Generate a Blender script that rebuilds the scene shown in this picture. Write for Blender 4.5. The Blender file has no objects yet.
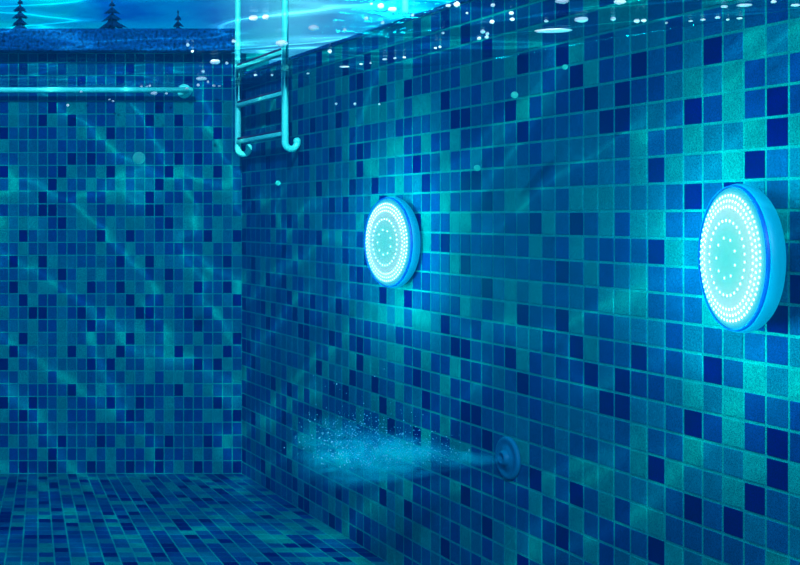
import bpy, bmesh, math, random
from mathutils import Vector, Matrix
random.seed(7)
S = bpy.context.scene
COL = S.collection
rnd = random.Random(11)

# ------------------------------------------------------------------ place
F = 1293.0                # focal length in pixels of an 800 px wide picture
CAMZ = 1.135              # camera height over the pool floor
D = 5.71                  # camera to back wall
XW = 1.872                # camera axis to right wall
TS = D * 0.010635         # side of the square tiles of right wall
CW = 9.72 / F * D         # back wall tile width
CH = 12.84 / F * D        # back wall tile height
YN, XL = -1.5, -2.9       # near wall, left wall
ZTOP = 1.858              # top of the pool walls

def at(px, py, Y):
    """the point at depth Y seen at picture position px, py"""
    return Vector(((px + 182) * Y / F, Y, CAMZ + (217 - py) * Y / F))

def water_z(x, y):
    t = min(max((y - 1.6) / (D - 1.6), 0), 1)
    base = 0.335 + 0.235 * t
    w = 0.006 * math.sin(5.1 * x + 2.0 * y) + 0.005 * math.sin(3.0 * y - 7.3 * x + 1.0) + 0.004 * math.sin(11 * x + 1.7) * math.cos(9 * y)
    return CAMZ + base + w

# ------------------------------------------------------------------ object helpers
def obj(name, bm, mat, parent=None, smooth=False):
    me = bpy.data.meshes.new(name)
    bmesh.ops.recalc_face_normals(bm, faces=bm.faces[:])
    bm.to_mesh(me); bm.free()
    return link(name, me, mat, parent, smooth)

def link(name, me, mat, parent=None, smooth=False):
    for m in (mat if isinstance(mat, (list, tuple)) else [mat]):
        me.materials.append(m)
    if smooth:
        me.polygons.foreach_set('use_smooth', [True] * len(me.polygons))
    o = bpy.data.objects.new(name, me); COL.objects.link(o)
    if parent is not None: o.parent = parent
    return o

def tag(o, label=None, cat=None, group=None, kind=None):
    if label: o['label'] = label
    if cat: o['category'] = cat
    if group: o['group'] = group
    if kind: o['kind'] = kind
    return o

def empty(name, loc=(0, 0, 0), rot=(0, 0, 0)):
    o = bpy.data.objects.new(name, None); COL.objects.link(o)
    o.location = loc; o.rotation_euler = rot; o.empty_display_size = 0.05
    return o

def box(bm, x0, x1, y0, y1, z0, z1, bevel=0):
    r = bmesh.ops.create_cube(bm, size=1)
    vs = r['verts']
    for v in vs:
        v.co = Vector(((x0 + x1) / 2 + v.co.x * (x1 - x0), (y0 + y1) / 2 + v.co.y * (y1 - y0), (z0 + z1) / 2 + v.co.z * (z1 - z0)))
    if bevel:
        es = list({e for v in vs for e in v.link_edges})
        bmesh.ops.bevel(bm, geom=es, offset=bevel, segments=2, affect='EDGES', profile=0.6)

def tube(bm, pts, r, seg=14, caps=True):
    """round tube through the points; r a number or one per point"""
    pts = [Vector(p) for p in pts]
    n = len(pts)
    rr = r if isinstance(r, (list, tuple)) else [r] * n
    tang = []
    for i in range(n):
        a = pts[max(i - 1, 0)]; b = pts[min(i + 1, n - 1)]
        tang.append((b - a).normalized())
    up = Vector((0, 0, 1)) if abs(tang[0].z) < 0.9 else Vector((0, 1, 0))
    u = tang[0].cross(up).normalized()
    rings = []
    for i in range(n):
        t = tang[i]
        u = (u - t * u.dot(t)).normalized()
        w = t.cross(u)
        rings.append([bm.verts.new(pts[i] + (u * math.cos(k * math.tau / seg) + w * math.sin(k * math.tau / seg)) * rr[i]) for k in range(seg)])
    for i in range(n - 1):
        for k in range(seg):
            bm.faces.new((rings[i][k], rings[i][(k + 1) % seg], rings[i + 1][(k + 1) % seg], rings[i + 1][k]))
    if caps:
        bm.faces.new(rings[0][::-1]); bm.faces.new(rings[-1])

def lathe(bm, prof, seg=64, close=True):
    """profile (radius, height) turned about local z; radius 0 closes"""
    rings = []
    for r, z in prof:
        if r < 1e-6:
            rings.append([bm.verts.new((0, 0, z))])
        else:
            rings.append([bm.verts.new((r * math.cos(k * math.tau / seg), r * math.sin(k * math.tau / seg), z)) for k in range(seg)])
    for a, b in zip(rings, rings[1:]):
        for k in range(seg):
            k2 = (k + 1) % seg
            if len(a) == 1 and len(b) == 1: continue
            if len(a) == 1: bm.faces.new((a[0], b[k], b[k2]))
            elif len(b) == 1: bm.faces.new((a[k], a[k2], b[0]))
            else: bm.faces.new((a[k], a[k2], b[k2], b[k]))

def ico(bm, c, r, sub=1, sc=(1, 1, 1)):
    m = Matrix.Translation(c) @ Matrix.Diagonal((sc[0], sc[1], sc[2], 1))
    bmesh.ops.create_icosphere(bm, subdivisions=sub, radius=r, matrix=m)

# ------------------------------------------------------------------ materials
def new_mat(name):
    m = bpy.data.materials.new(name); m.use_nodes = True
    nt = m.node_tree; nt.nodes.clear()
    out = nt.nodes.new('ShaderNodeOutputMaterial')
    return m, nt, out

def N(nt, kind, **kw):
    n = nt.nodes.new(kind)
    for k, v in kw.items():
        if k in n.inputs: n.inputs[k].default_value = v
        else: setattr(n, k, v)
    return n

def L(nt, a, b): nt.links.new(a, b)

def mathn(nt, op, a, b=None, clamp=False):
    n = nt.nodes.new('ShaderNodeMath'); n.operation = op; n.use_clamp = clamp
    for i, v in enumerate((a, b)):
        if v is None: continue
        if isinstance(v, (int, float)): n.inputs[i].default_value = v
        else: nt.links.new(v, n.inputs[i])
    return n.outputs[0]

def simple(name, col, rough=0.5, metal=0.0, noise=0.0, scale=60, bump=0.0, emit=None, estr=0.0, spec=0.5):
    m, nt, out = new_mat(name)
    p = N(nt, 'ShaderNodeBsdfPrincipled')
    p.inputs['Roughness'].default_value = rough; p.inputs['Metallic'].default_value = metal
    p.inputs['Specular IOR Level'].default_value = spec
    tc = N(nt, 'ShaderNodeTexCoord')
    no = N(nt, 'ShaderNodeTexNoise'); no.inputs['Scale'].default_value = scale; no.inputs['Detail'].default_value = 5
    L(nt, tc.outputs['Object'], no.inputs['Vector'])
    ramp = N(nt, 'ShaderNodeValToRGB')
    a = [max(c * (1 - noise), 0) for c in col]; b = [min(c * (1 + noise), 1) for c in col]
    ramp.color_ramp.elements[0].position = 0.3; ramp.color_ramp.elements[0].color = (*a, 1)
    ramp.color_ramp.elements[1].position = 0.7; ramp.color_ramp.elements[1].color = (*b, 1)
    L(nt, no.outputs['Fac'], ramp.inputs['Fac']); L(nt, ramp.outputs['Color'], p.inputs['Base Color'])
    if bump:
        bn = N(nt, 'ShaderNodeBump'); bn.inputs['Strength'].default_value = bump; bn.inputs['Distance'].default_value = 0.01
        L(nt, no.outputs['Fac'], bn.inputs['Height']); L(nt, bn.outputs['Normal'], p.inputs['Normal'])
    if emit:
        p.inputs['Emission Color'].default_value = (*emit, 1); p.inputs['Emission Strength'].default_value = estr
    L(nt, p.outputs[0], out.inputs['Surface'])
    return m

# glazed mosaic: the tile's own shade (0 navy ... 4 teal, 5 grout) is an attribute of each face
NAVY, DEEP, BLUE, MID, TEAL, GROUT = ((.000, .0000, .064), (.000, .026, .124), (.000, .048, .138), (.000, .088, .148), (.000, .152, .152), (.000, .20, .20))
def tile_material():
    m, nt, out = new_mat('mosaic_tiles')
    p = N(nt, 'ShaderNodeBsdfPrincipled')
    at_ = N(nt, 'ShaderNodeAttribute'); at_.attribute_name = 'shade'
    av = N(nt, 'ShaderNodeAttribute'); av.attribute_name = 'vary'
    ramp = N(nt, 'ShaderNodeValToRGB'); cr = ramp.color_ramp; cr.interpolation = 'CONSTANT'
    cols = (NAVY, DEEP, BLUE, MID, TEAL, GROUT)
    cr.elements[0].position = 0; cr.elements[0].color = (*cols[0], 1)
    cr.elements[1].position = 1 / 6; cr.elements[1].color = (*cols[1], 1)
    for i in range(2, 6):
        e = cr.elements.new(i / 6); e.color = (*cols[i], 1)
    L(nt, mathn(nt, 'DIVIDE', mathn(nt, 'ADD', at_.outputs['Fac'], 0.5), 6.0), ramp.inputs['Fac'])
    # speckle of the glass tesserae
    geo = N(nt, 'ShaderNodeNewGeometry')
    no = N(nt, 'ShaderNodeTexNoise'); no.inputs['Scale'].default_value = 420; no.inputs['Detail'].default_value = 2
    L(nt, geo.outputs['Position'], no.inputs['Vector'])
    no2 = N(nt, 'ShaderNodeTexNoise'); no2.inputs['Scale'].default_value = 26; no2.inputs['Detail'].default_value = 3
    L(nt, geo.outputs['Position'], no2.inputs['Vector'])
    sp = mathn(nt, 'ADD', mathn(nt, 'MULTIPLY', mathn(nt, 'SUBTRACT', no.outputs['Fac'], 0.5), 2.6), 1.0)
    sp2 = mathn(nt, 'ADD', mathn(nt, 'MULTIPLY', mathn(nt, 'SUBTRACT', no2.outputs['Fac'], 0.5), 0.5), 1.0)
    v = mathn(nt, 'MULTIPLY', mathn(nt, 'MULTIPLY', sp, sp2), av.outputs['Fac'])
    mx = N(nt, 'ShaderNodeVectorMath'); mx.operation = 'SCALE'
    L(nt, ramp.outputs['Color'], mx.inputs[0]); L(nt, v, mx.inputs['Scale'])
    L(nt, mx.outputs[0], p.inputs['Base Color'])
    p.inputs['Roughness'].default_value = 0.55
    p.inputs['Specular IOR Level'].default_value = 0.02
    p.inputs['Specular Tint'].default_value = (0.0, 0.7, 1.0, 1)
    bn = N(nt, 'ShaderNodeBump'); bn.inputs['Strength'].default_value = 0.25; bn.inputs['Distance'].default_value = 0.002
    L(nt, no.outputs['Fac'], bn.inputs['Height']); L(nt, bn.outputs['Normal'], p.inputs['Normal'])
    L(nt, p.outputs[0], out.inputs['Surface'])
    return m
TILE = tile_material()
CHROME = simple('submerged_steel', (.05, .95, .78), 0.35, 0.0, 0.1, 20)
PLASTIC = simple('pale_blue_plastic', (.0, .10, .20), 0.5, 0, 0.06, 30, spec=.05)
TREAD_SHADE = simple('tread_shade', (.004, .02, .06), 0.8, 0, 0.2, 60)
COPING = simple('pebbled_coping', (.0, .045, .17), 0.9, 0, 0.9, 75, 0.8, spec=.03)
LAWN = simple('dark_ground', (.0, .03, .08), 0.95, 0, 0.4, 30, 0.5, spec=.03)
BARK = simple('bark', (.0, .025, .06), 0.9, 0, 0.3, 40, 0.4)
NEEDLES = simple('needles', (.0, .024, .085), 0.9, 0, 0.4, 30, 0.3, spec=.03)
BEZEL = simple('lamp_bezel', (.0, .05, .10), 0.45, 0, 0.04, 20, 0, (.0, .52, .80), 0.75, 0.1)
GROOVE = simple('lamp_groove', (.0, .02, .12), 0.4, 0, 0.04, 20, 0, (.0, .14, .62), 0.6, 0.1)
LED = simple('led', (.8, 1, 1), 0.4, 0, 0, 20, 0, (.80, 1.0, .97), 1.3)

def lens_material():
    """lit diffuser: the ring of LEDs behind makes its rim zone brighter"""
    m, nt, out = new_mat('lit_lens')
    tc = N(nt, 'ShaderNodeTexCoord')
    sep = N(nt, 'ShaderNodeSeparateXYZ'); L(nt, tc.outputs['Object'], sep.inputs[0])
    r = mathn(nt, 'SQRT', mathn(nt, 'ADD', mathn(nt, 'POWER', sep.outputs[0], 2.0), mathn(nt, 'POWER', sep.outputs[1], 2.0)))
    ramp = N(nt, 'ShaderNodeValToRGB'); cr = ramp.color_ramp
    cr.elements[0].position = 0.0; cr.elements[0].color = (.11, .92, .74, 1)
    cr.elements[1].position = 1.0; cr.elements[1].color = (.01, .55, .85, 1)
    for ps, c in ((.36, (.18, .98, .80, 1)), (.58, (.34, 1.0, .88, 1)), (.76, (.50, 1.05, .95, 1)), (.88, (.34, 1.05, .95, 1)), (.95, (.05, .76, .88, 1))):
        e = cr.elements.new(ps); e.color = c
    L(nt, mathn(nt, 'DIVIDE', r, 0.1392), ramp.inputs['Fac'])
    em = N(nt, 'ShaderNodeEmission'); L(nt, ramp.outputs['Color'], em.inputs['Color']); em.inputs['Strength'].default_value = 1.2
    L(nt, em.outputs[0], out.inputs['Surface'])
    return m
LENS = lens_material()

def water_material():
    """clear blue water; its rippled top lets daylight through in a net of brighter and dimmer cells and mirrors the pool"""
    m, nt, out = new_mat('pool_water')
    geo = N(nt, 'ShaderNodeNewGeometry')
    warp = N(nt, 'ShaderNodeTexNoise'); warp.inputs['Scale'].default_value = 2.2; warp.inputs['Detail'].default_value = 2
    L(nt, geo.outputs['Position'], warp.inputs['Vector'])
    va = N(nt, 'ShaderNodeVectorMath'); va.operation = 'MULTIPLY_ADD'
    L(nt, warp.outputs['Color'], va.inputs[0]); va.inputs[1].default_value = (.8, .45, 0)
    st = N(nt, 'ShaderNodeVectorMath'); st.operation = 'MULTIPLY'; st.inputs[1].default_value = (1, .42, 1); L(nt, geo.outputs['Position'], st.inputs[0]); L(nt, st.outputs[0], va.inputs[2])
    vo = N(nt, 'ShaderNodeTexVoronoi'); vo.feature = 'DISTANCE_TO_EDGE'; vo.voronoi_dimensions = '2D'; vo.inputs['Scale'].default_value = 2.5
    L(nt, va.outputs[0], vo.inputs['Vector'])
    ramp = N(nt, 'ShaderNodeValToRGB'); cr = ramp.color_ramp  # bright caustic lines and dimmer cells put into the transparency colour
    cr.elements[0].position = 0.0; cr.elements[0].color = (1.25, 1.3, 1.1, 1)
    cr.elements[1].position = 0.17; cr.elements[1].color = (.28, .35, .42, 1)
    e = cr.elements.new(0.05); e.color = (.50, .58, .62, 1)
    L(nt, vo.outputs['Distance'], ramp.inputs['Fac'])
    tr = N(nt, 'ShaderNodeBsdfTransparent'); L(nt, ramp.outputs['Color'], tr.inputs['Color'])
    gl = N(nt, 'ShaderNodeBsdfGlossy'); gl.inputs['Roughness'].default_value = 0.08; gl.inputs['Color'].default_value = (.5, .85, 1, 1)
    rip = N(nt, 'ShaderNodeTexNoise'); rip.inputs['Scale'].default_value = 9; rip.inputs['Detail'].default_value = 4
    L(nt, geo.outputs['Position'], rip.inputs['Vector'])
    bn = N(nt, 'ShaderNodeBump'); bn.inputs['Strength'].default_value = 0.6; bn.inputs['Distance'].default_value = 0.03
    L(nt, rip.outputs['Fac'], bn.inputs['Height']); L(nt, bn.outputs['Normal'], gl.inputs['Normal'])
    mix = N(nt, 'ShaderNodeMixShader'); mix.inputs[0].default_value = 0.16
    L(nt, tr.outputs[0], mix.inputs[1]); L(nt, gl.outputs[0], mix.inputs[2])
    L(nt, mix.outputs[0], out.inputs['Surface'])
    ab = N(nt, 'ShaderNodeVolumeAbsorption'); ab.inputs['Color'].default_value = (.74, .775, .87, 1); ab.inputs['Density'].default_value = WATER_ABS
    sc = N(nt, 'ShaderNodeVolumeScatter'); sc.inputs['Color'].default_value = (.0, .32, 1.0, 1); sc.inputs['Density'].default_value = WATER_SCAT
    sc.inputs['Anisotropy'].default_value = 0.3
    ad = N(nt, 'ShaderNodeAddShader'); L(nt, ab.outputs[0], ad.inputs[0]); L(nt, sc.outputs[0], ad.inputs[1])
    L(nt, ad.outputs[0], out.inputs['Volume'])
    return m
WATER_ABS, WATER_SCAT = 0.47, 0.022
WATER = water_material()

def bubble_material(name, col, alpha, rough=0.25):
    m, nt, out = new_mat(name)
    d = N(nt, 'ShaderNodeBsdfDiffuse'); d.inputs['Color'].default_value = (*col, 1)
    t = N(nt, 'ShaderNodeBsdfTranslucent'); t.inputs['Color'].default_value = (*col, 1)
    g = N(nt, 'ShaderNodeBsdfGlossy'); g.inputs['Roughness'].default_value = rough
    a = N(nt, 'ShaderNodeMixShader'); a.inputs[0].default_value = 0.6
    L(nt, d.outputs[0], a.inputs[1]); L(nt, t.outputs[0], a.inputs[2])
    b = N(nt, 'ShaderNodeMixShader'); b.inputs[0].default_value = 0.0
    L(nt, a.outputs[0], b.inputs[1]); L(nt, g.outputs[0], b.inputs[2])
    tr = N(nt, 'ShaderNodeBsdfTransparent')
    c = N(nt, 'ShaderNodeMixShader'); c.inputs[0].default_value = alpha
    L(nt, tr.outputs[0], c.inputs[1]); L(nt, b.outputs[0], c.inputs[2])
    L(nt, c.outputs[0], out.inputs['Surface'])
    return m
BUBBLE_GLINT = bubble_material('white_bubble_glint', (.92, 1, 1), 1.0)
DRIFT = bubble_material('drifting_bubble', (.1, .8, .62), 0.42)
SPRAY = bubble_material('spray_bubble', (.18, .75, 1), 0.9)

# ------------------------------------------------------------------ mosaic pattern (11 wide, 32 high, it repeats)
PATTERN = """
DDNMDBDMBBD BNBDBBMDNBD BBBDMDBMMBD DTMMBNBTTBB BTMBNTMNMBD NBBDDDMBTBT TMBMBMDBBDB BBMMBDBNBND
NTBMBDNTMBT BTBMMNTBBTB TTMMNMDDTDD DMBBNNBMTMD TMTTMDNMTTB TMNBMDBMBBN BBTBBMDDBBT BNMTNTMMBBM
BBMMDMNBTMT BNTMTTBMTNB BMNTDDTBDBM TBBNNBMDNMD BMMTDDTMBNB BTNTMBTMBTD TNBMMBTNTBM NTBBTMMMBNB
BBTMTDTTMBM BMBDDDBNTBT NBMNDBTBDDB TDNDTBTDDDT BDDBDMMBBBD DTBTDBNBBBN TDDDTNBDBTB TDNDDNBTBND
""".split()
assert len(PATTERN) == 32 and all(len(r) == 11 for r in PATTERN)
def shade(row, col): return 'NDBMT'.index(PATTERN[row % 32][col % 11])

class Tiles:
    """one wall of mosaic: a slab with every tile standing out of the grout"""
    def __init__(s): s.v, s.f, s.sh, s.va = [], [], [], []
    def quad(s, a, b, c, d, sh, va=1.0):
        i = len(s.v); s.v += [a, b, c, d]; s.f.append((i, i + 1, i + 2, i + 3)); s.sh.append(sh); s.va.append(va)
    def tile(s, p, n, sh, g=0.0024, h=0.0013):
        """p: four corners of the cell in order, n: outward normal"""
        c = (p[0] + p[1] + p[2] + p[3]) / 4
        lo, hi = [], []
        for k in range(4):
            e1 = (p[(k + 1) % 4] - p[k]); e2 = (p[(k - 1) % 4] - p[k])
            q = p[k] + e1.normalized() * g + e2.normalized() * g
            lo.append(q + n * 0.0002)
            hi.append(p[k] + e1.normalized() * (g + .0007) + e2.normalized() * (g + .0007) + n * h)
        i = len(s.v); s.v += lo + hi
        va = rnd.uniform(0.86, 1.14)
        s.f.append((i + 4, i + 5, i + 6, i + 7)); s.sh.append(sh); s.va.append(va)
        for k in range(4):
            k2 = (k + 1) % 4
            s.f.append((i + k, i + k2, i + 4 + k2, i + 4 + k)); s.sh.append(sh); s.va.append(va)
    def slab(s, x0, x1, y0, y1, z0, z1):
        P = [Vector((x, y, z)) for x in (x0, x1) for y in (y0, y1) for z in (z0, z1)]
        for q in ((0, 1, 3, 2), (4, 6, 7, 5), (0, 4, 5, 1), (2, 3, 7, 6), (0, 2, 6, 4), (1, 5, 7, 3)):
            s.quad(*[P[k] for k in q], 5)
    def build(s, name, mat, label, kind='structure'):
        me = bpy.data.meshes.new(name); me.from_pydata([tuple(v) for v in s.v], [], s.f)
        a = me.attributes.new('shade', 'FLOAT', 'FACE'); a.data.foreach_set('value', [float(x) for x in s.sh])
        b = me.attributes.new('vary', 'FLOAT', 'FACE'); b.data.foreach_set('value', s.va)
        me.update()
        o = link(name, me, mat); o['kind'] = kind; o['label'] = label; o['category'] = 'wall' if 'wall' in name else 'floor'
        return o

# back wall: 32 rows of tall tiles, columns counted from the corner
t = Tiles(); t.slab(XL - .12, XW + .12, D, D + .12, -.12, ZTOP)
ztile = CAMZ + (217 - 62.6) / F * D
for r in range(-1, 32):  # extra topmost row: the coping's shadow put into dark tile colours
    z1, z0 = min(ztile - r * CH, ZTOP), max(ztile - (r + 1) * CH, 0.0)
    k = 24
    while True:
        x1 = XW - (24 - k) * CW; x0 = x1 - CW
        if x1 < XL: break
        t.tile([Vector((x0, D, z0)), Vector((x1, D, z0)), Vector((x1, D, z1)), Vector((x0, D, z1))], Vector((0, -1, 0)), shade(r, k) if r >= 0 else (0, 1)[k % 3 == 0], g=.0022)
        k -= 1
t.build('wall_back', TILE, 'far pool wall of small blue and teal mosaic tiles facing the camera')

# right wall: square tiles, the same pattern turned a quarter
ZR = CAMZ + (217 - 76.45) / F * D     # top of the right wall
t = Tiles(); t.slab(XW, XW + .12, YN - .12, D, -.12, ZR)
for n in range(-1, int((D - YN) / TS) + 1):
    y1, y0 = D - n * TS + .0006, D - (n + 1) * TS + .0006
    if y0 < YN or y1 > D + .01: continue
    for R in range(-9, 20):
        z1 = CAMZ + (217 - (200.2 + 13.75 * R)) / F * D; z0 = max(z1 - 13.75 / F * D, 0)
        t.tile([Vector((XW, y1, z0)), Vector((XW, y0, z0)), Vector((XW, y0, z1)), Vector((XW, y1, z1))], Vector((-1, 0, 0)), shade(n - 1, 1 - R), g=.0030)
t.build('wall_right', TILE, 'long right pool wall of square blue and teal mosaic tiles')

# left and near wall, behind and beside the camera
t = Tiles(); t.slab(XL - .12, XL, YN - .12, D, -.12, ZTOP)
for n in range(int((D - YN) / TS)):
    for R in range(29):
        y1 = D - n * TS; z1 = ZTOP - .04 - R * TS
        t.tile([Vector((XL, y1 - TS, max(z1 - TS, 0))), Vector((XL, y1, max(z1 - TS, 0))), Vector((XL, y1, z1)), Vector((XL, y1 - TS, z1))], Vector((1, 0, 0)), shade(n + 9, R), g=.003)
t.build('wall_left', TILE, 'left pool wall of square blue and teal mosaic tiles')
t = Tiles(); t.slab(XL, XW, YN - .12, YN, -.12, ZTOP)
for n in range(int((XW - XL) / TS)):
    for R in range(29):
        x1 = XW - n * TS; z1 = ZTOP - .04 - R * TS
        t.tile([Vector((x1, YN, max(z1 - TS, 0))), Vector((x1 - TS, YN, max(z1 - TS, 0))), Vector((x1 - TS, YN, z1)), Vector((x1, YN, z1))], Vector((0, 1, 0)), shade(n + 3, R + 4), g=.003)
t.build('wall_near', TILE, 'near pool wall of square blue and teal mosaic tiles')

# floor: courses across, columns fanning out towards the camera
t = Tiles(); t.slab(XL - .12, XW + .12, YN - .12, D + .12, -.12, 0)
AP = 11.03
def fx(xk, y): return XW + (xk - XW) * (AP - y) / (AP - D)
for j in range(int((D - YN) / TS)):
    y1 = D - j * TS; y0 = y1 - TS
    for k in range(112):
        xr, xl = XW - k * CW, XW - (k + 1) * CW
        if fx(xl, y0) < XL: break
        t.tile([Vector((fx(xl, y0), y0, 0)), Vector((fx(xr, y0), y0, 0)), Vector((fx(xr, y1), y1, 0)), Vector((fx(xl, y1), y1, 0))], Vector((0, 0, 1)), shade(j * 3 + 4 * (k // 11) + 5, (24 - k) * 7 + j // 5), g=.0028)
t.build('floor', TILE, 'pool floor of blue and teal mosaic tiles')

# coping and ground round the pool
bm = bmesh.new(); box(bm, XL - .5, XW - .04, D - .085, D + .45, ZTOP, 1.957, .012)
tag(obj('trim_1', bm, COPING), 'rough pebbled coping band along the top of the far pool wall', 'coping', kind='structure')
bm = bmesh.new(); box(bm, XW - .006, XW + .45, YN - .3, D - .04, ZR, ZR + .014, .004)
tag(obj('trim_2', bm, COPING), 'low coping slab along the top of the right pool wall', 'coping', kind='structure')
bm = bmesh.new()
box(bm, -40, 60, D + .45, 90, 1.6, 1.80)
box(bm, XW + .45, 60, YN - 6, D + .45, 1.6, 1.765)
box(bm, -40, XL - .12, YN - 6, D + .45, 1.6, 1.85)
box(bm, XL - .12, XW + .45, YN - 6, YN - .3, 1.6, 1.85)
tag(obj('ground', bm, LAWN), 'dark ground around the pool', 'ground', kind='structure')

# ------------------------------------------------------------------ water: one closed body with a rippled top
nx, ny = 90, 130
x0, x1, y0, y1 = XL - .0006, XW + .0006, YN - .0006, D + .0006
bm = bmesh.new()
top = [[None] * (ny + 1) for _ in range(nx + 1)]
for i in range(nx + 1):
    for j in range(ny + 1):
        x = x0 + (x1 - x0) * i / nx; y = y0 + (y1 - y0) * j / ny
        top[i][j] = bm.verts.new((x, y, water_z(x, y)))
for i in range(nx):
    for j in range(ny):
        bm.faces.new((top[i][j], top[i + 1][j], top[i + 1][j + 1], top[i][j + 1]))
rim = [top[i][0] for i in range(nx)] + [top[nx][j] for j in range(ny)] + [top[i][ny] for i in range(nx, 0, -1)] + [top[0][j] for j in range(ny, 0, -1)]
low = [bm.verts.new((v.co.x, v.co.y, -.0006)) for v in rim]
for k in range(len(rim)):
    k2 = (k + 1) % len(rim)
    bm.faces.new((rim[k], low[k], low[k2], rim[k2]))
bm.faces.new(low)
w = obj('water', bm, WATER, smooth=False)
w.data.polygons.foreach_set('use_smooth', [abs(p.normal.z) > .5 for p in w.data.polygons])
tag(w, 'clear blue pool water with its rippled surface seen from below', 'water', kind='stuff')

# ------------------------------------------------------------------ pool lights
def pool_light(Y0, gap, yaw, label):
    """a round puck on a wall bracket; local z points away from the wall"""
    root = empty('pool_light', (XW - gap - .030, Y0, 1.054))
    rot = Matrix.Rotation(yaw, 4, 'Z') @ Matrix.Rotation(-math.pi / 2, 4, 'Y')
    root.rotation_euler = rot.to_euler()
    tag(root, label, 'pool light', 'round underwater lights')
    R = .1465
    bm = bmesh.new()
    lathe(bm, [(0, -.030), (.126, -.030), (.136, -.027), (.143, -.020), (R, -.010), (R, -.004), (.1455, .000), (.1445, .002), (.142, .002), (0, .002)], 96)
    obj('housing', bm, BEZEL, root, True)
    bm = bmesh.new()
    lathe(bm, [(.1440, .0015), (.1435, .0060), (.1415, .0085), (.1395, .0075), (.1390, .0015), (.1440, .0015)], 96)
    obj('rim_ring', bm, GROOVE, root, True)
    bm = bmesh.new()
    prof = [(.1392, .0044)] + [(.1392 * math.cos(a), .0044 + .012 * math.sin(a)) for a in [k * math.pi / 2 / 12 for k in range(1, 12)]] + [(0, .0164)]
    lathe(bm, prof, 96)
    obj('lens', bm, LENS, root, True)
    led_me = None
    for cnt, rr, sz in ((9, .040, .0034), (30, .074, .0036), (52, .101, .0036)):
        z = .0044 + .012 * math.sqrt(max(1 - (rr / .1392) ** 2, 0))
        for k in range(cnt):
            a = k * math.tau / cnt + rr * 40
            if led_me is None:
                bm = bmesh.new(); ico(bm, Vector((0, 0, 0)), .0035, 1, (1, 1, .5))
                o = obj('led', bm, LED, root, True); led_me = o.data
            else:
                o = bpy.data.objects.new('led', led_me); COL.objects.link(o); o.parent = root
            o.location = (rr * math.cos(a), rr * math.sin(a), z)
    bm = bmesh.new()
    for cnt, rr, sz in ((58, .1125, .0036), (64, .1235, .0034)):
        for k in range(cnt):
            a = k * math.tau / cnt + rr * 40
            z = .0044 + .012 * math.sqrt(max(1 - (rr / .1392) ** 2, 0))
            ico(bm, Vector((rr * math.cos(a), rr * math.sin(a), z)), sz, 1, (1, 1, .5))
    tag(obj('led_ring', bm, LED, root, True), kind='stuff')
    # bracket between puck and wall
    bm = bmesh.new(); lathe(bm, [(0, -.0299), (.05, -.0299), (.05, -.030 - gap + .0185 * 0), (0, -.030 - gap)], 40)
    obj('mounting_base', bm, PLASTIC, root, True)
    # unseen point lights added round the rim for the wall halo, and its beam
    ld = bpy.data.lights.new('pool_light_halo_fill', 'POINT'); ld.energy = GLOW_W / 8; ld.color = (.0, 1.0, .86); ld.shadow_soft_size = 0.015
    for k in range(8):
        a = (k + .5) * math.tau / 8
        lo = bpy.data.objects.new('pool_light_halo_fill', ld); COL.objects.link(lo); lo.parent = root; lo.location = (.180 * math.cos(a), .180 * math.sin(a), .085)
    ld = bpy.data.lights.new('pool_light_beam', 'AREA'); ld.shape = 'DISK'; ld.size = .2; ld.energy = BEAM_W; ld.color = (.0, .8, 1.0)
    lo = bpy.data.objects.new('pool_light_beam', ld); COL.objects.link(lo); lo.parent = root; lo.location = (0, 0, .03); lo.rotation_euler = (math.pi, 0, 0)
    return root
GLOW_W, BEAM_W = 17.5, 7.0
pool_light(2.541, .040, math.radians(-12.5), 'larger round lit pool light near the camera, on the right of the tiled wall')
pool_light(4.135, .016, math.radians(5), 'smaller round lit pool light farther along the tiled wall, left of the large one')

# ------------------------------------------------------------------ ladder in the corner
lad = empty('pool_ladder', (XW - .062, 5.29, CAMZ + .28))
tag(lad, 'steel pool ladder with three treads hanging in the far corner of the pool', 'ladder')
lo_ = lad.location
LX = XW - .062
def rel(p): return Vector(p) - lo_
RR = .0128
YA, YB = 5.572, 5.011
for yy, zb in ((YA, CAMZ + .296), (YB, CAMZ + .290)):
    pts = []
    # hook towards the wall, rising at its tip
    for k in range(0, 13):
        a = math.pi * (1.12 - .06) * k / 12
        pts.append(Vector((LX + .0235 - .0235 * math.cos(a), yy, zb - .026 * math.sin(a))))
    pts = pts[::-1]
    # straight rail and grab arch over the deck
    for z in (zb + .12, zb + .3, 1.70, 1.9, 2.10):
        pts.append(Vector((LX, yy, z)))
    for k in range(1, 13):
        a = math.pi * k / 12
        pts.append(Vector((LX + .36 - .36 * math.cos(a), yy, 2.10 + .24 * math.sin(a))))
    pts.append(Vector((LX + .72, yy, 1.764)))
    bm = bmesh.new(); tube(bm, [rel(p) for p in pts], RR, 16)
    ro = obj('rail', bm, CHROME, lad, True)
    bm = bmesh.new(); ico(bm, rel(pts[0]), RR * 1.12, 2)
    obj('end_cap', bm, CHROME, ro, True)
for hz in (.642, .482, .325):
    z = CAMZ + hz
    bm = bmesh.new(); box(bm, LX - .011, LX + .016, YB, YA, z - .010, z + .007, .004)
    for v in bm.verts: v.co -= lo_
    tr = obj('tread', bm, CHROME, lad, True)
    bm = bmesh.new(); box(bm, LX - .0105, LX + .014, YB + .02, YA - .02, z + .0065, z + .016, .002)  # shading along the tread top, put in as a dark strip
    for v in bm.verts: v.co -= lo_
    tag(obj('shade_strip', bm, TREAD_SHADE, tr), 'dark strip of tread shade')

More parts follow.
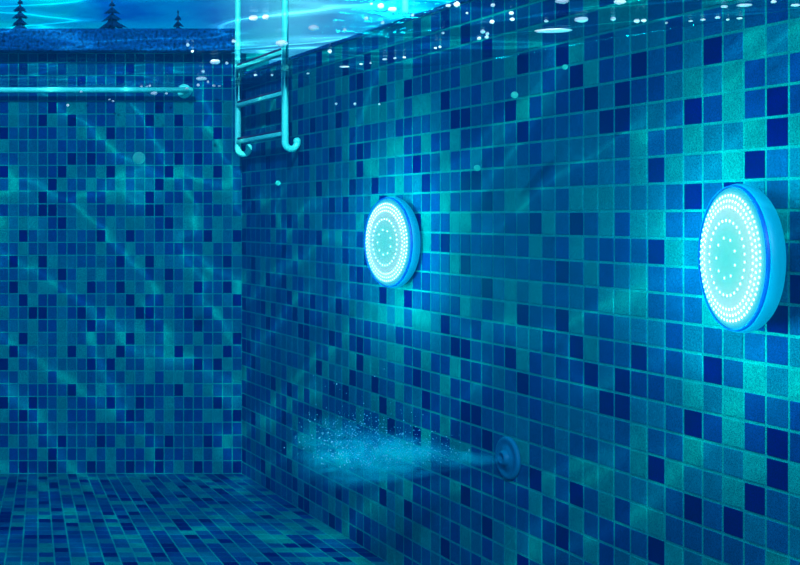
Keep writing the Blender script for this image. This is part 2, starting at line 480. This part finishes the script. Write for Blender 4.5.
# ------------------------------------------------------------------ handrail on the back wall
HY = D - .06
hx = (192 + 182) * HY / F; hz = CAMZ + (217 - 90) * HY / F
hr = empty('handrail', (hx - .9, D, hz))
tag(hr, 'thin horizontal teal grab bar along the far wall at the waterline', 'handrail')
bm = bmesh.new(); tube(bm, [(-2.2, -.06, 0), (-1, -.06, 0), (.3, -.06, 0), (.9, -.06, 0)], .0118, 18)
obj('bar', bm, CHROME, hr, True)
for fxp in ((184 + 182) * D / F - (hx - .9), -1.6):
    bm = bmesh.new(); lathe(bm, [(0, .001), (.031, .001), (.0315, .005), (.027, .010), (.013, .013), (.011, .052), (0, .052)], 40)
    bmesh.ops.rotate(bm, verts=bm.verts, matrix=Matrix.Rotation(math.pi / 2, 3, 'X'))
    bmesh.ops.translate(bm, verts=bm.verts, vec=(fxp, 0, .0))
    obj('wall_flange', bm, CHROME, hr, True)

# ------------------------------------------------------------------ water jet
JY = D * 424 / 692; JZ = CAMZ - (458 - 217) * JY / F
jn = empty('jet_nozzle', (XW, JY, JZ), (0, -math.pi / 2, 0))
tag(jn, 'round flanged water inlet low on the right tiled wall, blowing a stream', 'jet nozzle')
bm = bmesh.new(); lathe(bm, [(0, .001), (.057, .001), (.0585, .006), (.055, .011), (.048, .012), (.044, .010), (.030, .010), (.028, .013), (.0, .013)], 64)
obj('flange', bm, PLASTIC, jn, True)
bm = bmesh.new(); lathe(bm, [(.022, .010), (.019, .022), (.016, .025), (.012, .025), (.010, .016), (0, .014)], 40)
obj('spout', bm, PLASTIC, jn, True)
# plume: a body of stirred, airy water
def plume_material():
    m, nt, out = new_mat('jet_plume')
    tc = N(nt, 'ShaderNodeTexCoord')
    sep = N(nt, 'ShaderNodeSeparateXYZ'); L(nt, tc.outputs['Object'], sep.inputs[0])
    # local -x runs with the stream
    s = mathn(nt, 'MULTIPLY', sep.outputs[0], -1.0)
    rad = mathn(nt, 'ADD', mathn(nt, 'MULTIPLY', s, .20), .013)
    cz = mathn(nt, 'MULTIPLY', mathn(nt, 'POWER', s, 2.0), .05)
    dz = mathn(nt, 'SUBTRACT', sep.outputs[2], cz)
    rr = mathn(nt, 'SQRT', mathn(nt, 'ADD', mathn(nt, 'POWER', sep.outputs[1], 2.0), mathn(nt, 'POWER', dz, 2.0)))
    fall = mathn(nt, 'SUBTRACT', 1.0, mathn(nt, 'DIVIDE', rr, rad), True)
    mp = N(nt, 'ShaderNodeMapping'); mp.inputs['Scale'].default_value = (9, 22, 26)
    L(nt, tc.outputs['Object'], mp.inputs['Vector'])
    no = N(nt, 'ShaderNodeTexNoise'); no.inputs['Scale'].default_value = 1.0; no.inputs['Detail'].default_value = 5; no.inputs['Roughness'].default_value = .65
    no.inputs['Distortion'].default_value = .6
    L(nt, mp.outputs[0], no.inputs['Vector'])
    nz = N(nt, 'ShaderNodeMapRange'); nz.inputs['From Min'].default_value = .42; nz.inputs['From Max'].default_value = .64
    L(nt, no.outputs['Fac'], nz.inputs['Value'])
    # densest in the middle reach, thinning out at the far end
    e = N(nt, 'ShaderNodeValToRGB'); cr = e.color_ramp
    cr.elements[0].position = 0; cr.elements[0].color = (.9, .9, .9, 1)
    cr.elements[1].position = 1; cr.elements[1].color = (0, 0, 0, 1)
    for ps, v in ((.10, .45), (.3, .55), (.52, .95), (.72, .45), (.86, .12)):
        q = cr.elements.new(ps); q.color = (v, v, v, 1)
    L(nt, mathn(nt, 'DIVIDE', s, .58), e.inputs['Fac'])
    den = mathn(nt, 'MULTIPLY', mathn(nt, 'MULTIPLY', fall, nz.outputs[0]), mathn(nt, 'MULTIPLY', e.outputs['Color'], PLUME))
    vs = N(nt, 'ShaderNodeVolumeScatter'); vs.inputs['Color'].default_value = (.0, .62, .95, 1); vs.inputs['Anisotropy'].default_value = 0
    L(nt, den, vs.inputs['Density'])
    L(nt, vs.outputs[0], out.inputs['Volume'])
    return m
PLUME = 52.0
bm = bmesh.new()
prof = []
for k in range(25):
    s = .02 + .58 * k / 24
    prof.append((s, .013 + .20 * s, .05 * s * s))
rings = []
for s, r, cz in prof:
    rings.append([bm.verts.new((-s, r * math.cos(q * math.tau / 32), cz + r * math.sin(q * math.tau / 32))) for q in range(32)])
for a, b in zip(rings, rings[1:]):
    for q in range(32): bm.faces.new((a[q], a[(q + 1) % 32], b[(q + 1) % 32], b[q]))
bm.faces.new(rings[0]); bm.faces.new(rings[-1])
pl = obj('water_jet', bm, plume_material())
pl.location = (XW - .034 + .02, JY, JZ)
tag(pl, 'misty blue stream of airy water blown left from the wall inlet', 'water jet', kind='stuff')
bm = bmesh.new()
g = random.Random(5)
for k in range(900):
    s = g.triangular(.10, .58, .40)
    up = (abs(g.gauss(.03, .055)) - .02) * min(s / .33, 1.25)
    dy = g.gauss(0, .05) * (s / .45)
    r = g.choice((.0007, .0009, .0010, .0012, .0016))
    bmesh.ops.create_icosphere(bm, subdivisions=1, radius=r, matrix=Matrix.Translation((XW - s, JY + dy, JZ + .05 * s * s + up)))
tag(obj('bubble_spray', bm, SPRAY), 'cloud of tiny bubbles rising off the blue water jet', 'bubbles', kind='stuff')

# ------------------------------------------------------------------ bubbles, and sun glints of the surface shaped as white blobs
spots = []   # picture x, y, width, height
def add(off, sc, lst):
    for q in lst:
        spots.append((off + q[0] / sc, q[1] / sc, q[2], q[3]))
add(0, 3.077, [(578, 138, 3, 3), (592, 158, 2.5, 2.5), (662, 190, 9, 4.2), (698, 194, 2.6, 2.6), (720, 127, 4.2, 3.2), (780, 55, 8, 5), (625, 220, 2.8, 2.8),
    (620, 242, 9.5, 3), (610, 262, 2.5, 2.5), (640, 252, 2, 2.4), (658, 264, 3.2, 2), (675, 264, 3, 1.2), (474, 287, 6, 3), (512, 288, 2.6, 2), (435, 266, 2.4, 1.4),
    (452, 266, 2.2, 1.4), (461, 264, 2.2, 2), (575, 272, 3.2, 1.6), (250, 282, 2.6, 1.7), (337, 306, 2.2, 1.4), (348, 311, 2.2, 1.6), (209, 324, 2.8, 2)])
add(200, 2.667, [(175, 45, 6, 4.6), (8, 209, 6, 3), (218, 115, 11, 5), (303, 74, 9.5, 4.6), (386, 79, 2.8, 2.4), (443, 49, 4, 3), (457, 10, 2.4, 2), (482, 16, 5.6, 4.6),
    (487, 60, 3, 2.6), (513, 25, 7.5, 4), (567, 40, 2.4, 2.4), (685, 12, 5.5, 4.4), (662, 15, 4.5, 2.6), (346, 137, 3.4, 3.6), (385, 178, 9, 1.1), (430, 171, 3.4, 1.3), (455, 168, 2, 1.2),
    (493, 158, 4.2, 1.8), (520, 155, 2.8, 1.2), (545, 153, 3, 1.8), (628, 128, 2.6, 1.7), (640, 125, 2.6, 2), (755, 85, 3.2, 3), (766, 90, 3, 3), (745, 102, 3, 2.4),
    (148, 200, 3, 1.8), (192, 200, 2.4, 1.8), (288, 196, 2.8, 1.2), (363, 277, 2.2, 2.2), (413, 277, 2.4, 2.2), (478, 278, 1.6, 1.6), (648, 88, 2.6, 1.8), (712, 35, 2.2, 2)])
add(450, 2.286, [(16, 10, 5, 4), (98, 12, 3.6, 3.2), (140, 30, 4, 3), (142, 44, 4, 3), (96, 50, 4, 3.2), (75, 72, 4, 3.2), (84, 85, 3.4, 3), (66, 88, 3, 2.6), (256, 3, 12, 4),
    (220, 48, 4, 2.2), (300, 45, 12, 4.6), (236, 70, 32, 3), (373, 43, 4.6, 3.2), (388, 4, 10, 4.4), (427, 48, 5, 3.4), (443, 47, 4.4, 3), (578, 45, 4.6, 1.8),
    (612, 40, 4.6, 2), (627, 15, 6, 2.4), (673, 12, 13, 2.6), (740, 4, 5, 2.6), (790, 12, 8, 2), (635, 45, 3, 1.6), (662, 42, 5, 1.6), (550, 48, 4, 1.4), (495, 52, 2.4, 1.6)])
for q in spots:
    px, py, w_, h_ = q
    k = 217 - py
    Y = None
    y = .8
    while y < D - .03:
        if k * y / F >= water_z((px + 182) * y / F, y) - CAMZ:
            Y = y; break
        y += .01
    under = Y is None
    if under: Y = D - .09
    Y = min(Y, (XW - .03) * F / (px + 182))
    p = at(px, py, Y)
    sx, sz = w_ * .58 * Y / F, h_ * .6 * Y / F
    bm = bmesh.new(); ico(bm, Vector((0, 0, 0)), 1, 2)
    for v in bm.verts:
        j = 1 + .18 * math.sin(5 * v.co.x + 3 * v.co.z + px)
        v.co = Vector((v.co.x * sx, v.co.y * max(sz, sx * .6), v.co.z * sz * j))
    o = obj('bubble', bm, BUBBLE_GLINT, None, True); o.location = p
    size = 'long' if w_ / h_ > 2.4 and w_ > 6 else ('large' if w_ > 5 else 'small')
    if px < 150: where = 'by the grab bar'
    elif px < 226: where = 'left of the ladder'
    elif px < 305: where = 'beside the ladder'
    elif px < 430: where = 'above the smaller light'
    elif px < 560: where = 'between the two lights'
    elif px < 690: where = 'left of the larger light'
    else: where = 'above the larger light'
    tag(o, size + ' white bubble glint at the water surface ' + where, 'bubble', 'air bubbles and glints at the water surface')

for px, py, r, Y, lab in ((139, 158, 6.3, 4.6, 'large pale round bubble drifting before the far wall under the grab bar'),
                          (514.5, 95, 3.4, 3.0, 'pale round bubble drifting before the tiles at upper middle'),
                          (565, 67, 2.6, 2.8, 'pale round bubble just under the waterline left of the large light'),
                          (477, 168, 3.2, 3.2, 'pale round bubble drifting right of and above the smaller light'),
                          (278, 183, 2.4, 4.2, 'pale small round bubble drifting below the ladder')):
    bm = bmesh.new(); ico(bm, Vector((0, 0, 0)), r * Y / F, 3)
    o = obj('bubble', bm, DRIFT, None, True); o.location = at(px, py, Y)
    tag(o, lab, 'bubble', 'drifting bubbles')

# ------------------------------------------------------------------ conifers beyond the coping
def conifer(px, ytop, Y, wide, label, seed):
    g = random.Random(seed)
    x = (px + 182) * Y / F; ztop = CAMZ + (217 - ytop) * Y / F; z0 = 1.80
    root = empty('conifer_tree', (x, Y, z0)); tag(root, label, 'tree', 'conifers beyond the pool')
    H = ztop - z0
    bm = bmesh.new(); tube(bm, [(0, 0, 0), (0, 0, H * .5), (0, 0, H * .97)], [.09, .05, .012], 10)
    obj('trunk', bm, BARK, root, True)
    bm = bmesh.new()
    n = 26
    for k in range(n):
        f = k / (n - 1)
        z = H * (.10 + .88 * f); R = wide * (1 - f) ** .9 * (1 + .25 * g.uniform(-1, 1)) + .02
        pts = 17
        c = bm.verts.new((0, 0, z + .25 * R + .05)); b = bm.verts.new((0, 0, z - .02))
        ring = []
        for q in range(pts * 2):
            a = q * math.tau / (pts * 2) + g.uniform(-.06, .06)
            r = R * (g.uniform(.75, 1.1) if q % 2 == 0 else g.uniform(.35, .55))
            ring.append(bm.verts.new((r * math.cos(a), r * math.sin(a), z - .30 * r + g.uniform(-.02, .02))))
        for q in range(pts * 2):
            q2 = (q + 1) % (pts * 2)
            bm.faces.new((c, ring[q], ring[q2])); bm.faces.new((b, ring[q2], ring[q]))
    obj('foliage', bm, NEEDLES, root)
conifer(20, -8, 24, .95, 'leftmost blurry dark conifer beyond the far coping', 1)
conifer(112, -6, 27, 1.25, 'middle and widest blurry dark conifer beyond the far coping', 2)
conifer(178, 9, 24, .75, 'rightmost and smallest blurry dark conifer beyond the far coping', 3)

# ------------------------------------------------------------------ sky and sun
W = bpy.data.worlds.new('sky'); S.world = W; W.use_nodes = True
nt = W.node_tree; nt.nodes.clear()
out = N(nt, 'ShaderNodeOutputWorld'); bg = N(nt, 'ShaderNodeBackground')
tc = N(nt, 'ShaderNodeTexCoord')
mp = N(nt, 'ShaderNodeMapping'); mp.inputs['Scale'].default_value = (7, 5, 26); L(nt, tc.outputs['Generated'], mp.inputs['Vector'])
no = N(nt, 'ShaderNodeTexNoise'); no.inputs['Scale'].default_value = 1.3; no.inputs['Detail'].default_value = 6; no.inputs['Distortion'].default_value = .8
L(nt, mp.outputs[0], no.inputs['Vector'])
ramp = N(nt, 'ShaderNodeValToRGB'); cr = ramp.color_ramp
cr.elements[0].position = .34; cr.elements[0].color = (.0, .17, .72, 1)
cr.elements[1].position = .66; cr.elements[1].color = (.0, .80, .92, 1)
e = cr.elements.new(.48); e.color = (.0, .50, .98, 1)
L(nt, no.outputs['Fac'], ramp.inputs['Fac'])
dp = N(nt, 'ShaderNodeVectorMath'); dp.operation = 'DOT_PRODUCT'
nrm = N(nt, 'ShaderNodeVectorMath'); nrm.operation = 'NORMALIZE'; L(nt, tc.outputs['Generated'], nrm.inputs[0])
L(nt, nrm.outputs[0], dp.inputs[0]); dp.inputs[1].default_value = Vector((478, F, 209)).normalized()
gl = mathn(nt, 'POWER', mathn(nt, 'MAXIMUM', dp.outputs['Value'], 0.0), 1400.0)
cream = N(nt, 'ShaderNodeVectorMath'); cream.operation = 'SCALE'; cream.inputs[0].default_value = (.2, .6, .4); L(nt, gl, cream.inputs['Scale'])
ad = N(nt, 'ShaderNodeVectorMath'); ad.operation = 'ADD'; L(nt, ramp.outputs['Color'], ad.inputs[0]); L(nt, cream.outputs[0], ad.inputs[1])
L(nt, ad.outputs[0], bg.inputs['Color']); bg.inputs['Strength'].default_value = 1.9
L(nt, bg.outputs[0], out.inputs['Surface'])

sd = bpy.data.lights.new('sun', 'SUN'); sd.energy = 15.0; sd.color = (1, .97, .88); sd.angle = math.radians(0.8)
so = bpy.data.objects.new('sun', sd); COL.objects.link(so)
so.location = (-6, -6, 7)
so.rotation_euler = (Vector((.38, .78, -.47))).to_track_quat('-Z', 'Y').to_euler()

# ------------------------------------------------------------------ camera
cd = bpy.data.cameras.new('camera'); cam = bpy.data.objects.new('camera', cd); COL.objects.link(cam)
cam.location = (0, 0, CAMZ); cam.rotation_euler = (math.pi / 2, 0, 0)
cd.sensor_width = 36; cd.sensor_fit = 'HORIZONTAL'; cd.lens = 36 * F / 800
cd.shift_x = 582 / 800; cd.shift_y = -65.5 / 800
cd.clip_start = .02; cd.clip_end = 300
S.camera = cam

S.view_settings.view_transform = 'Standard'; S.view_settings.look = 'None'
S.view_settings.gamma = 1; S.view_settings.use_curve_mapping = False
S.view_settings.exposure = 0.0
cy = S.cycles
cy.use_denoising = True
cy.max_bounces = 8; cy.diffuse_bounces = 3; cy.glossy_bounces = 2; cy.transparent_max_bounces = 12; cy.volume_bounces = 1
cy.sample_clamp_indirect = 4
cy.volume_step_rate = 1.5; cy.volume_max_steps = 128
